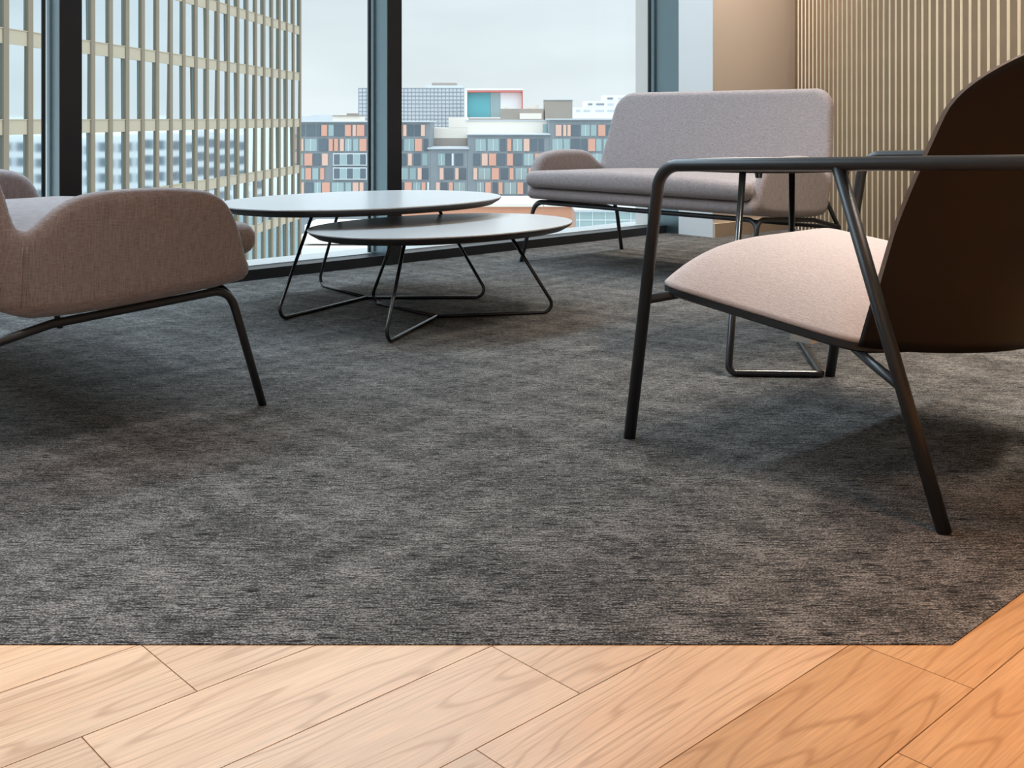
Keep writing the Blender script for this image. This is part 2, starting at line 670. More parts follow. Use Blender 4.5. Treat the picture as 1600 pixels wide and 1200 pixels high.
fx, fy = -math.sin(YAW), math.cos(YAW)          # forward direction of the room's diagonal
rx, ry = math.cos(YAW), math.sin(YAW)
SEAMS = {3: 1.222, 2: 1.042, 4: 0.729, 5: 0.886, 6: 1.86, 7: 0.571, 1: 0.35, 0: 0.95}
G = 0.0007
for row in range(-6, 14):
    y0 = 0.537 + 0.15 * (row - 3) + G
    y1 = y0 + 0.15 - 2 * G
    s0 = SEAMS.get(row, 0.2 + 0.53 * (row * 7 % 5))
    for k in range(-4, 4):
        x0, x1 = s0 + 1.42 * k + G, s0 + 1.42 * (k + 1) - G
        rect = [(x0, y0), (x1, y0), (x1, y1), (x0, y1)]
        rect = clip(rect, rx, ry, WALL_CX)
        rect = clip(rect, -fx, -fy, 0.25)
        rect = clip(rect, -rx, -ry, 3.2) if rect else rect
        if len(rect) < 3:
            continue
        pieces = []
        low = clip(rect, 0, 1, CARPET_Y)
        if len(low) > 2:
            pieces.append(low)
        high = clip(rect, 0, -1, -CARPET_Y)
        if len(high) > 2:
            high = clip(high, fx, fy, CARPET_CY)
            if len(high) > 2:
                pieces.append(high)
        if not pieces:
            continue
        cx_, cy_ = (x0 + x1) / 2, (y0 + y1) / 2
        geo = join(*[prism([(p[0] - cx_, p[1] - cy_) for p in pc], -0.0025, 0.0) for pc in pieces])
        obj('plank', geo, M['plank_honey_lit'] if row <= 3 else M['plank'], floor, loc=(cx_, cy_, -0.0015))

# ceiling and unseen walls
ceil = obj('ceiling', prism([cw(-7.5, -4.2), cw(WALL_CX + 0.3, -4.2), cw(WALL_CX + 0.3, 6.9), (JAMB_X + 0.2, WIN_Y + 0.2), (-6.0, WIN_Y + 0.2)], CEIL, CEIL + 0.15), M['ceiling'])
tag(ceil, 'white ceiling above the lounge', 'ceiling', kind='structure')
wb = obj('wall_back', prism([cw(-7.5, -4.1), cw(WALL_CX, -4.1), cw(WALL_CX, -4.0), cw(-7.5, -4.0)], 0, CEIL), M['white'])
tag(wb, 'white wall behind the viewer', 'wall', kind='structure')
wlft = obj('wall_left', box(-6.1, -6.0, -1.5, WIN_Y, 0, CEIL), M['white'])
tag(wlft, 'white wall far to the left', 'wall', kind='structure')

# return wall between the window and the slatted wall
wr = obj('wall_return', box(JAMB_X, wall_end_x + 0.3, RETURN_Y, RETURN_Y + 0.55, 0, CEIL), [M['beige'], M['white']], mat_idx=[0, 0, 0, 0, 0, 1])
tag(wr, 'beige wall panel with white left side beside the window', 'wall', kind='structure')
bb = obj('baseboard_return', box(JAMB_X - 0.0, wall_end_x - 0.02, RETURN_Y - 0.015, RETURN_Y - 0.001, 0, 0.075), M['skirting'])
tag(bb, 'low beige skirting board at foot of beige wall', 'baseboard', kind='structure')

# slatted wall: backing plus vertical slats (local y runs along the wall towards the viewer)
slat_len = 8.0
sw = obj('wall_right', box(0.014, 0.15, -0.35, slat_len, 0, CEIL), M['slat_back'], loc=(*cw(WALL_CX, 6.36), 0), rotz=YAW + math.pi)
# rotated by pi: local +y points back to the viewer, local -x into the wall
sw.data.transform(Matrix.Scale(-1, 4, Vector((1, 0, 0))))
sw.data.flip_normals()
tag(sw, 'oak slatted feature wall on the right', 'wall', kind='structure')
PITCH, SLAT_W, SLAT_D = 0.0760, 0.053, 0.014
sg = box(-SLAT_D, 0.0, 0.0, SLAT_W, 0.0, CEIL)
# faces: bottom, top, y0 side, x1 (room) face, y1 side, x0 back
slat_me = mesh_data('slat', sg[0], sg[1], [M['slat_face'], M['slat_side_lit']], [0, 0, 1, 0, 1, 0])
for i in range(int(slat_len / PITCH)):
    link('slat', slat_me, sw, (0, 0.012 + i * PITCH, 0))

# window: panes, mullions, bottom rail, beads, sill
win = empty('window_1')
tag(win, 'floor-to-ceiling window wall with dark metal mullions', 'window', kind='structure')
mx0 = [-5.71, -4.28, -2.855, -1.43, 0.0, 1.412, 2.835]
MW = 0.079
for x in mx0:
    obj('mullion', box(x, x + MW, MULL_Y, WIN_Y + 0.03, 0.0, CEIL), M['frame'], win)
    obj('mullion_shade', box(x + 0.001, x + MW - 0.001, MULL_Y - 0.004, MULL_Y - 0.0002, 0.0, CEIL), M['dark_front'], win)  # thin black strip added: backlit shade of the mullion front as colour
    obj('gasket', box(x - 0.021, x - 0.0095, WIN_Y - 0.012, WIN_Y - 0.0035, 0.05, CEIL), M['gasket'], win)
obj('jamb', box(JAMB_X - 0.001, JAMB_X + 0.03, RETURN_Y + 0.235, WIN_Y + 0.03, 0.0, CEIL), M['frame'], win)
obj('gasket', box(JAMB_X - 0.036, JAMB_X - 0.018, WIN_Y - 0.012, WIN_Y - 0.0035, 0.05, CEIL), M['gasket'], win)
edges = [(mx0[i] + MW, mx0[i + 1]) for i in range(len(mx0) - 1)] + [(mx0[-1] + MW, JAMB_X)]
for a, b_ in edges:
    obj('pane', box(a, b_ - 0.0012, WIN_Y - 0.003, WIN_Y + 0.003, 0.04, CEIL), M['glass'], win)
    obj('bottom_rail', box(a, b_ - (0.0 if b_ < JAMB_X else 0.002), MULL_Y + 0.01, WIN_Y - 0.02, 0.0, 0.043), M['dark_front'], win)
    obj('bottom_bead', box(a, b_ - 0.012, WIN_Y - 0.02, WIN_Y + 0.02, 0.02, 0.047), M['alu'], win)
obj('sill_ledge', box(-6.0, JAMB_X + 0.3, WIN_Y + 0.021, WIN_Y + 0.26, -0.02, 0.030), M['alu'], win)


# ------------------------------------------------------------------ two-seat sofas (local +x = facing direction)
ARM = [(0.298, 0.312), (0.297, 0.345), (0.285, 0.392), (0.262, 0.448), (0.232, 0.482), (0.180, 0.499), (0.065, 0.506), (-0.050, 0.502),
       (-0.100, 0.486), (-0.140, 0.456), (-0.172, 0.428), (-0.200, 0.418), (-0.245, 0.420), (-0.252, 0.360), (-0.236, 0.308), (-0.195, 0.274), (-0.130, 0.260),
       (0.0, 0.264), (0.20, 0.281), (0.28, 0.296)]
BASE = [(0.318, 0.312), (0.313, 0.328), (0.296, 0.339), (-0.20, 0.325), (-0.24, 0.33), (-0.247, 0.312), (-0.22, 0.280), (-0.16, 0.260), (0.0, 0.263), (0.20, 0.278), (0.298, 0.285), (0.313, 0.297)]


def chaikin(poly, n=2):
    for _ in range(n):
        out = []
        for i in range(len(poly)):
            (ax_, ay_), (bx_, by_) = poly[i], poly[(i + 1) % len(poly)]
            out += [(0.75 * ax_ + 0.25 * bx_, 0.75 * ay_ + 0.25 * by_), (0.25 * ax_ + 0.75 * bx_, 0.25 * ay_ + 0.75 * by_)]
        poly = out
    return poly


ARM = chaikin(ARM)


def sofa_shell_sdf(u, y, z):
    ay = np.abs(y)
    d_arm = extr(poly_sdf(u, z, ARM), np.abs(ay - (0.603 + 0.05 * (z - 0.3))) - 0.027, 0.022)
    d_base = extr(poly_sdf(u, z, BASE), ay - 0.612, 0.018)
    um = -0.222 - (z - 0.30) * 0.235 + 0.10 * y * y
    dsl = (np.abs(u - um) - 0.025) * 0.97
    hw = 0.628 - 0.13 * np.clip(z - 0.42, 0, 1)
    r = 0.085
    qx, qz = ay - hw + r, np.abs(z - 0.530) - 0.246 + r
    d_out = np.hypot(np.maximum(qx, 0), np.maximum(qz, 0)) + np.minimum(np.maximum(qx, qz), 0) - r
    d_back = extr(d_out, dsl, 0.022)
    d = smin(smin(d_arm, d_back, 0.035), d_base, 0.02)
    us = u + 0.235 * (z - 0.3)
    rr = 0.13
    px_, py_ = np.maximum(-(us + 0.252) + rr, 0), np.maximum(ay - 0.640 + rr, 0)
    d_plan = np.hypot(px_, py_) - rr
    k = 0.01
    return -smin(-d, -d_plan, k)


def cushion_sdf(u, y, z):
    crown = 0.016 * (1 - np.clip(np.abs(y) / 0.57, 0, 1) ** 2)
    zc = 0.373 + 0.01 * u
    qu = np.abs(u - 0.074) - 0.272 + 0.034
    qy = np.abs(y) - (0.566 + 0.034 * np.clip((u - 0.24) / 0.06, 0, 1)) + 0.034
    qz = np.abs(z - zc - crown / 2) - (0.037 + crown / 2) + 0.034
    return np.sqrt(np.maximum(qu, 0) ** 2 + np.maximum(qy, 0) ** 2 + np.maximum(qz, 0) ** 2) + np.minimum(np.maximum(qu, np.maximum(qy, qz)), 0) - 0.034


def make_sofa():
    root = empty('sofa')
    sh = obj('shell', surface_nets(sofa_shell_sdf, (-0.42, -0.70, 0.23), (0.36, 0.70, 0.82), 0.0100), M['sofa'], root, smooth=True)
    obj('seat_cushion', surface_nets(cushion_sdf, (-0.24, -0.65, 0.31), (0.37, 0.65, 0.46), 0.0100), M['sofa'], root, smooth=True)
    for s in (-1, 1):
        # stitched seam down the outside where arm meets back
        for du in (0.0, 0.008):
            pts = []
            for k in range(9):
                z = 0.402 - 0.118 * k / 8
                u = -0.186 + du
                lo_, hi_ = 0.55, 0.70
                for _ in range(30):
                    mid = (lo_ + hi_) / 2
                    dd = float(sofa_shell_sdf(np.array([u]), np.array([mid]), np.array([z]))[0])
                    lo_, hi_ = (mid, hi_) if dd < 0 else (lo_, mid)
                pts.append((u, s * (lo_ + 0.0004), z))
            obj('seam', tube(pts, 0.0016, 6), M['sofa'], sh, smooth=True)
    R = 0.0092
    FZ = 0.267
    front = fillet([(0.343, -0.6135, 0), (0.268, -0.600, FZ), (0.268, 0.600, FZ), (0.343, 0.6135, 0)], 0.05)
    obj('front_leg_frame', tube(front, R), M['steel'], root, smooth=True)
    for s in (-1, 1):
        side = fillet([(0.315, s * 0.6085, 0.10), (0.268, s * 0.600, FZ + 0.003), (-0.12, s * 0.602, 0.243), (-0.305, s * 0.606, 0.203)], 0.05)
        obj('side_rail', tube(side, R * 0.98), M['steel'], root, smooth=True)
        rear = fillet([(-0.198, s * 0.592, 0.355), (-0.300, s * 0.606, 0.200), (-0.345, s * 0.6135, 0)], 0.10)
        obj('rear_leg', tube(rear, R), M['steel'], root, smooth=True)
    obj('rear_rail', tube([(-0.300, -0.606, 0.200), (-0.300, 0.606, 0.200)], R * 0.9), M['steel'], root, smooth=True)
    return root


sofa = make_sofa()
sofa.location = (0.904, 2.779, 0)
tag(sofa, 'mauve-grey two-seat sofa at left, seen from the side of its low arm', 'sofa', 'pair of matching low sofas')
sofa2 = copy_tree(sofa)
sofa2.location = (3.696, 2.921, 0)
sofa2.rotation_euler = (0, 0, math.pi)
tag(sofa2, 'mauve-grey two-seat sofa facing left, between the window and the slatted wall', 'sofa', 'pair of matching low sofas')


# ------------------------------------------------------------------ coffee tables
def pebble(a, b, n=72, p=2.15, inset=0.0):
    out = []
    for k in range(n):
        t = 2 * math.pi * k / n
        c, s = math.cos(t), math.sin(t)
        out.append(((a - inset) * math.copysign(abs(c) ** (2 / p), c), (b - inset) * math.copysign(abs(s) ** (2 / p), s)))
    return out


def make_table(name, cx, cy, ztop, a, b, feet, tops, hub, r=0.0058, under=0.026):
    root = empty(name, (cx, cy, 0))
    t = obj('table_top', outline_solid([(pebble(a, b), ztop - 0.004), (pebble(a, b), ztop - 0.001), (pebble(a, b, inset=0.001), ztop)]), M['laminate'], root)
    obj('edge_band', outline_solid([(pebble(a, b, inset=0.030), ztop - under), (pebble(a, b, inset=0.006), ztop - 0.012), (pebble(a, b, inset=0.0), ztop - 0.005), (pebble(a, b, inset=0.001), ztop - 0.0042)]), M['edge'], root)
    hx, hy = hub[0] - cx, hub[1] - cy
    for (fx_, fy_), (tx, ty) in zip(feet, tops):
        pth = fillet([(tx - cx, ty - cy, ztop - under + 0.004), (fx_ - cx, fy_ - cy, r), (hx, hy, r)], 0.028)
        obj('leg', tube(pth, r, 10), M['rod'], root, smooth=True)
    return root


t1 = make_table('coffee_table', 2.215, 3.135, 0.365, 0.53, 0.385,
                [(1.786, 3.024), (2.289, 3.557), (2.579, 2.884)], [(2.000, 3.130), (2.250, 3.340), (2.475, 3.070)], (2.253, 3.187))
tag(t1, 'taller oval coffee table with pale top and thin black wire legs, nearer the window', 'table', 'nesting oval coffee tables')
t2 = make_table('coffee_table', 2.250, 2.735, 0.302, 0.475, 0.337,
                [(1.822, 2.490), (2.551, 2.511), (2.209, 3.101)], [(1.990, 2.610), (2.395, 2.590), (2.200, 2.930)], (2.206, 2.723))
tag(t2, 'lower oval coffee table with pale top tucked in front of the taller one', 'table', 'nesting oval coffee tables')

# side table between the armchair and the sofa
st = empty('side_table', (2.72, 1.79, 0))
ox, oy = 2.72, 1.79
ZT = 0.525
obj('table_top', outline_solid([(pebble(0.34, 0.27), ZT - 0.004), (pebble(0.34, 0.27), ZT - 0.001), (pebble(0.34, 0.27, inset=0.001), ZT)]), M['laminate'], st)
obj('edge_band', outline_solid([(pebble(0.34, 0.27, inset=0.02), ZT - 0.022), (pebble(0.34, 0.27, inset=0.004), ZT - 0.010), (pebble(0.34, 0.27), ZT - 0.0045), (pebble(0.34, 0.27, inset=0.001), ZT - 0.0042)]), M['edge'], st)
RS = 0.0092
A_, B_, C_ = (2.245, 1.608), (2.405, 1.440), (2.858, 1.814)
path = fillet([(2.425 - ox, 1.690 - oy, ZT - 0.018), (A_[0] - ox, A_[1] - oy, RS), (B_[0] - ox, B_[1] - oy, RS), (C_[0] - ox, C_[1] - oy, RS), (2.845 - ox, 1.805 - oy, ZT - 0.018)], [0, 0.018, 0.018, 0.03, 0])
obj('frame', tube(path, RS), M['rod'], st, smooth=True)
for px_, py_ in ((-0.25, -0.12), (0.0, -0.235)):
    k = [(0.009 * math.cos(q * math.pi / 6), 0.009 * math.sin(q * math.pi / 6)) for q in range(12)]
    obj('fixing_knob', outline_solid([([(x + px_, y + py_) for x, y in k], ZT - 0.036), ([(x * 1.2 + px_, y * 1.2 + py_) for x, y in k], ZT - 0.021)]), M['rod'], st)
tag(st, 'small side table with pale top and black sled frame behind the armchair', 'table')

# ------------------------------------------------------------------ armchair (local +y = facing direction)
ch = empty('armchair', (2.05, 1.10, 0))
tag(ch, 'tubular black steel armchair with blush seat and dark curved back at right', 'chair')
HWB = 0.312


def back_y(x, z):
    e_ = -0.135 - 0.30 * (z - 0.25) - 0.22 * max(0.0, z - 0.45) ** 1.3
    return e_ - 0.185 * (1 - (abs(x) / HWB) ** 2.0)


def sheet(nx, nz, hw, zlo, zhi, off0, off1, mats, name, parent, midx):
    """curved sheet following the back, between two offsets along y"""
    vf, vb = [], []
    for i in range(nx + 1):
        s = -1 + 2 * i / nx
        x = hw * math.sin(s * math.pi / 2)
        z0, z1 = zlo(x), zhi(x)
        for j in range(nz + 1):
            z = z0 + (z1 - z0) * j / nz
            vf.append((x, back_y(x, z) + off0, z))
            vb.append((x, back_y(x, z) + off1, z))
    n = len(vf)
    faces, idx = [], []
    st_ = nz + 1
    for i in range(nx):
        for j in range(nz):
            q = (i * st_ + j, (i + 1) * st_ + j, (i + 1) * st_ + j + 1, i * st_ + j + 1)
            faces.append(q[::-1])
            faces.append(tuple(k + n for k in q))
            idx += [0, 0]
    loop = [i * st_ for i in range(nx + 1)] + [nx * st_ + j for j in range(1, nz + 1)] + [i * st_ + nz for i in range(nx - 1, -1, -1)] + [j for j in range(nz - 1, 0, -1)]
    for a, b_ in zip(loop, loop[1:] + loop[:1]):
        faces.append((a, b_, b_ + n, a + n))
        idx.append(midx if vf[a][2] > 0.37 else 0)
    me = mesh_data(name, vf + vb, faces, mats, idx, True)
    o = link(name, me, parent)
    for pg in me.polygons:
        if pg.material_index == midx and midx:
            pg.use_smooth = False
    return o


def top_curve(hw, z0, h, p=2.3):
    return lambda x: z0 + h * max(0.0, 1 - (abs(x) / hw) ** p) ** (1 / 2.0)


obj_back = sheet(40, 26, HWB, lambda x: 0.247 - 0.012 * max(0.0, 1 - (x / HWB) ** 4), top_curve(HWB, 0.655, 0.165), 0.004, -0.004, [M['shell'], M['ply']], 'back_shell', ch, 1)
sheet(36, 20, HWB - 0.035, lambda x: 0.310, top_curve(HWB - 0.035, 0.635, 0.125), 0.016, 0.0042, [M['seat']], 'back_pad', ch, 0)

# seat: thin dark plate with a domed upholstered pad
YF, YR = 0.325, -0.140


def seat_base(y):
    t = (y - YR) / (YF - YR)
    return 0.251 + t * 0.058 if t > 0 else 0.251 + (YR - y) * 0.06


def seat_outline(inset):
    pts = []
    hw = 0.322 - inset
    cy_, hy = (YF + YR) / 2, (YF - YR) / 2 - inset
    for k in range(96):
        t = 2 * math.pi * k / 96
        c, s = math.cos(t), math.sin(t)
        p = 11.0
        x = hw * math.copysign(abs(c) ** (2 / p), c)
        y = hy * math.copysign(abs(s) ** (2 / p), s)
        if y < 0:                                   # rear edge follows the curve of the back
            y -= 0.150 * max(0.0, 1 - (x / hw) ** 2) * (-y / hy)
        pts.append((x, cy_ + y))
    return pts


def seat_layers(levels):
    """levels: (scale 0..1, height above base); scale shrinks the outline towards the middle"""
    ol = seat_outline(0.0)
    cy_ = (YF + YR) / 2
    v, f = [], []
    for sc_, h in levels:
        for x, y in ol:
            yy = cy_ + (y - cy_) * sc_
            v.append((x * sc_, yy, seat_base(yy) + h))
    n = len(ol)
    f.append(tuple(range(n - 1, -1, -1)))
    for r in range(len(levels) - 1):
        for k in range(n):
            k2 = (k + 1) % n
            f.append((r * n + k, r * n + k2, (r + 1) * n + k2, (r + 1) * n + k))
    f.append(tuple((len(levels) - 1) * n + k for k in range(n)))
    return v, f


obj('seat_plate', seat_layers([(0.985, -0.016), (1.0, -0.012), (1.0, 0.0)]), M['steel'], ch)
dome = [(0.995, 0.0005), (1.0, 0.006)] + [(sc_, 0.006 + 0.112 * (1 - sc_ ** 3.2)) for sc_ in (0.985, 0.96, 0.93, 0.89, 0.84, 0.78, 0.70, 0.6, 0.5, 0.38, 0.25, 0.12, 0.02)]
obj('seat_pad', seat_layers(dome), M['seat'], ch, smooth=True)

RT = 0.0122
loop_path = [(-0.385, 0.335, 0), (-0.395, 0.247, 0.5575), (-0.395, -0.60, 0.590), (0.395, -0.60, 0.590), (0.395, 0.247, 0.5575), (0.385, 0.335, 0)]
obj('arm_frame', tube(fillet(loop_path, [0, 0.055, 0.16, 0.16, 0.055, 0], 10), RT, 16), M['steel'], ch, smooth=True)
for s in (-1, 1):
    obj('rear_leg', tube([(s * 0.394, -0.140, 0.568), (s * 0.406, -0.331, 0)], RT * 0.98, 16), M['steel'], ch, smooth=True)
    brace = fillet([(s * 0.402, -0.262, 0.212), (s * 0.330, -0.170, 0.225), (s * 0.24, -0.06, 0.243)], 0.02)
    obj('brace', tube(brace, 0.0085), M['steel'], ch, smooth=True)
    obj('back_bracket', tube([(s * 0.10, -0.395, 0.590), (s * 0.10, -0.60, 0.590)], 0.010), M['bronze'], ch, smooth=True)
    obj('back_bracket', tube([(s * 0.10, -0.410, 0.590), (s * 0.10, -0.432, 0.590)], 0.022, 16), M['bronze'], ch, smooth=True)
obj('front_rail', tube([(-0.391, 0.290, 0.287), (0.391, 0.290, 0.287)], 0.0095), M['steel'], ch, smooth=True)
obj('fixing_clip', box(-0.316, -0.270, -0.040, 0.005, 0.2385, 0.2515), M['chrome'], ch)

# ------------------------------------------------------------------ the city outside
GROUND = -28.0
M['stone'] = plain('pale_stone_fin', (0.275, 0.228, 0.165), 0.8, vary=0.08, vscale=1.5)
M['stone_light'] = plain('pale_spandrel', (0.53, 0.455, 0.345), 0.8, vary=0.05, vscale=1.0)
M['reveal'] = plain('green_grey_reveal', (0.13, 0.17, 0.165), 0.5)
M['tower_glass'] = plain('tower_glass', (0.80, 0.87, 0.91), 0.04, 1.0)
M['tower_body'] = plain('tower_core', (0.20, 0.22, 0.22), 0.7)
M['slate'] = plain('slate_cladding', (0.275, 0.31, 0.34), 0.6, vary=0.15, vscale=0.3)
M['terracotta'] = plain('terracotta_panel', (0.80, 0.42, 0.32), 0.7, vary=0.06, vscale=0.3)
M['peach'] = plain('peach_panel', (0.85, 0.56, 0.46), 0.7, vary=0.06, vscale=0.3)
M['teal_glass'] = plain('teal_window', (0.42, 0.55, 0.57), 0.15, 0.3)
M['dark_glass'] = plain('dark_window', (0.16, 0.20, 0.24), 0.15, 0.2)
M['pale_frame'] = plain('pale_window_frame', (0.80, 0.86, 0.87), 0.5)
M['cream'] = plain('cream_render', (0.92, 0.85, 0.76), 0.8)
M['city_white'] = plain('white_facade', (0.92, 0.93, 0.94), 0.7)
M['grid'] = plain('dark_facade_grid', (0.30, 0.35, 0.42), 0.7)
M['turquoise'] = plain('turquoise_glazing', (0.16, 0.50, 0.56), 0.3)
M['red_soffit'] = plain('red_soffit', (0.75, 0.22, 0.19), 0.7)
M['taupe'] = plain('taupe_concrete', (0.40, 0.35, 0.31), 0.8, vary=0.1, vscale=0.2)
M['roof'] = plain('grey_roof', (0.62, 0.66, 0.70), 0.8, vary=0.1, vscale=0.1)
M['brick'] = plain('orange_brick', (0.70, 0.34, 0.22), 0.8, vary=0.1, vscale=0.5)
M['ground'] = plain('pale_paving', (0.60, 0.62, 0.62), 0.9, vary=0.2, vscale=0.02)
M['water'] = plain('canal_water', (0.30, 0.38, 0.38), 0.12, 0.0)

g = obj('ground', box(-4000, 5000, 8, 6000, GROUND - 1, GROUND), M['ground'])
tag(g, 'pale city ground far below the window', 'ground', kind='structure')

# office tower beside the window
ty0 = 36.39
txy = to_world(-23.08 + 0.0805 * ty0, ty0)
tower = empty('office_tower', (*txy, GROUND), YAW - math.atan(0.0805))
tag(tower, 'tall pale stone office tower with narrow fins and mirrored windows', 'building')
BAY, ST, NB = 1.80, 3.56, 26
Z0 = -GROUND                                  # local height of the lounge floor
obj('core', box(-26, -0.22, -6, NB * BAY + 0.1, 0, Z0 + 17.8), M['tower_body'], tower)
fg = box(-0.25, 0.06, -0.19, 0.19, Z0 - 16, Z0 + 17.8)
fin_me = mesh_data('fin', fg[0], fg[1], [M['stone'], M['reveal']], [0, 0, 0, 0, 0, 0])
sp = box(-0.22, 0.0, 0.191, BAY - 0.191, 0.0, 0.62)
sp_me = mesh_data('spandrel', sp[0], sp[1], M['stone_light'])
sill = box(0.0005, 0.035, 0.191, BAY - 0.191, 0.585, 0.62)
sp_me = mesh_data('spandrel', *join(sp, sill), M['stone_light'])
pn = box(-0.215, -0.05, 0.191, BAY - 0.401, 0.621, ST - 0.001)
pane_me = mesh_data('pane', pn[0], pn[1], M['tower_glass'])
rv = box(-0.215, -0.045, BAY - 0.40, BAY - 0.191, 0.621, ST - 0.001)
rv_me = mesh_data('vent_panel', rv[0], rv[1], M['reveal'])
rp = random.Random(3)
for i in range(NB + 1):
    link('fin', fin_me, tower, (0, i * BAY, 0))
for i in range(NB):
    for k in range(-4, 4):
        link('spandrel', sp_me, tower, (0, i * BAY, Z0 + k * ST))
        pane = link('pane', pane_me, tower, (0, i * BAY, Z0 + k * ST))
        pane.rotation_euler = (0, rp.gauss(0, 0.004), rp.gauss(0, 0.009))    # no two panes hang quite alike
        link('vent_panel', rv_me, tower, (0, i * BAY, Z0 + k * ST))


def city(name, cy, label, cat='building'):
    o = empty(name, (*to_world(0, cy), GROUND), YAW)
    return tag(o, label, cat)


def px_box(cy, x0, x1, y0, y1, front=0.0, depth=1.0, ref=None):
    """box whose front stands at distance cy, sized from the view angles; local frame of city()"""
    k = cy / F_PX
    return box((x0 - 800) * k, (x1 - 800) * k, -front, depth, EYE - (y1 - HORIZON) * k - GROUND, EYE - (y0 - HORIZON) * k - GROUND)


def to_ground(geo):
    v, f = geo
    return [(x, y, 0 if z < min(p[2] for p in v) + 1e-6 else z) for x, y, z in v], f


# patchwork apartment block
D = 240.0
blk = city('apartment_block', D, 'long apartment block with orange and slate patchwork panels')
obj('wing', to_ground(px_box(D, 455, 672, 191, 330, 0, 14)), M['slate'], blk)
obj('wing', to_ground(px_box(D, 672.2, 730.5, 233, 330, 0.02, 14)), M['slate'], blk)
obj('wing', to_ground(px_box(D, 730.7, 858, 211, 330, 0, 14)), M['slate'], blk)
obj('wing', to_ground(px_box(D, 858.2, 1075, 187.5, 330, 0.02, 14)), M['slate'], blk)
for a in ((453, 674, 189, 191), (668, 733, 230.5, 233), (728, 860, 209, 211), (856, 1077, 185.2, 187.5)):
    obj('parapet', px_box(D, *a, 0.5, 14.2), M['roof'], blk)
ROWS = [(195, 212.5), (217, 236), (240, 258.5), (262.5, 280.5), (285, 303), (307.5, 325)]
rnd = random.Random(11)
bay_frame = (521, 573.5)
for r, (ya, yb) in enumerate(ROWS):
    x = 458.0 + rnd.random() * 4
    last = None
    while x < 1066:
        kind = rnd.choices(['terra', 'peach', 'dark', 'teal', 'light'], [6, 5, 3.5, 3.0, 1.0])[0]
        if kind in ('terra', 'peach') and last in ('terra', 'peach') and rnd.random() < 0.8:
            kind = rnd.choice(['dark', 'teal'])
        w_ = {'terra': rnd.choice([6, 9, 11, 12]), 'peach': rnd.choice([5, 6, 9]), 'dark': rnd.uniform(6, 14), 'teal': rnd.uniform(8, 19), 'light': 2.8}[kind]
        xa, xb = x, x + w_
        x = xb + rnd.uniform(1.2, 3.2)
        last = kind
        if r == 0 and (xb > 671 and xa < 859):
            continue
        if r == 1 and (xb > 671 and xa < 731):
            continue
        if r in (2, 3) and xb > bay_frame[0] - 1 and xa < bay_frame[1] + 1:
            continue
        if abs(xa - 672) < 1 or (xa < 672.1 < xb) or (xa < 858.1 < xb) or (xa < 730.6 < xb):
            continue
        mat = {'terra': M['terracotta'], 'peach': M['peach'], 'dark': M['dark_glass'], 'teal': M['teal_glass'], 'light': M['pale_frame']}[kind]
        nm = 'cladding_panel' if kind in ('terra', 'peach') else ('window_pane' if kind != 'light' else 'shutter')
        o = obj(nm, px_box(D, xa, xb, ya, yb, 0.30 if kind in ('terra', 'peach', 'light') else 0.14, -0.03), mat, blk)
        if kind == 'teal' and w_ > 10:
            mid = (xa + xb) / 2
            obj('glazing_bar', px_box(D, mid - 0.35, mid + 0.35, ya, yb, 0.22, -0.145), M['pale_frame'], o)
# projecting white framed windows, two storeys
for (ya, yb) in ((239.5, 258.5), (261.5, 280.5)):
    fr = obj('bay_window', px_box(D, 521, 573.5, ya, yb, 0.55, -0.03), M['pale_frame'], blk)
    for j in range(5):
        xa = 522.3 + j * 10.2
        obj('bay_pane', px_box(D, xa, xa + 9.2, ya + 1.5, yb - 1.5, 0.62, -0.555), M['teal_glass'] if j % 2 else M['dark_glass'], fr)

# cream roof storeys behind the terrace
ph = city('roof_storey', 252, 'cream rendered roof storey set back above the patchwork block')
obj('wall', px_box(252, 730, 857, 189, 215, 0, 10), M['cream'], ph)
obj('wall', px_box(252, 671, 729.8, 200, 216, 0, 10), M['cream'], ph)
obj('wall', px_box(252, 675, 729.5, 216.3, 240, 0.0, 10), M['taupe'], ph)
obj('plant_room', px_box(252, 701, 730, 183, 199.8, 0, 8), M['cream'], ph)
obj('door', px_box(252, 848, 855, 194, 211, 0.2, -0.01), M['teal_glass'], ph)
obj('wall', px_box(252, 660, 671, 193, 213, 0, 4), M['cream'], ph)
obj('parapet', px_box(252, 728, 858, 187.4, 188.9, 0.3, 10), M['roof'], ph)

# white gridded office slab far behind
D2 = 420.0
gr = city('gridded_office_block', D2, 'white office slab with dark square window grid on the skyline')
obj('wall', to_ground(px_box(D2, 560.5, 725.5, 137.5, 235, 0, 25)), M['city_white'], gr)
bars = []
n_c = 28
for i in range(n_c + 1):
    x = 560.5 + 165.0 * i / n_c
    bars.append(px_box(D2, x - 0.42, x + 0.42, 137.5, 235, 0.5, -0.02))
y = 138.0
while y < 235:
    bars.append(px_box(D2, 560.5, 725.5, y - 0.5, y + 0.5, 0.45, -0.02))
    y += 6.0
tag(obj('window_grid', join(*bars), M['grid'], gr), kind='stuff')
obj('roof_plant', px_box(D2, 664, 724, 133, 137.4, -3, 16), M['roof'], gr)
obj('roof_plant', px_box(D2, 674, 712, 129, 132.9, -3, 12), M['taupe'], gr)

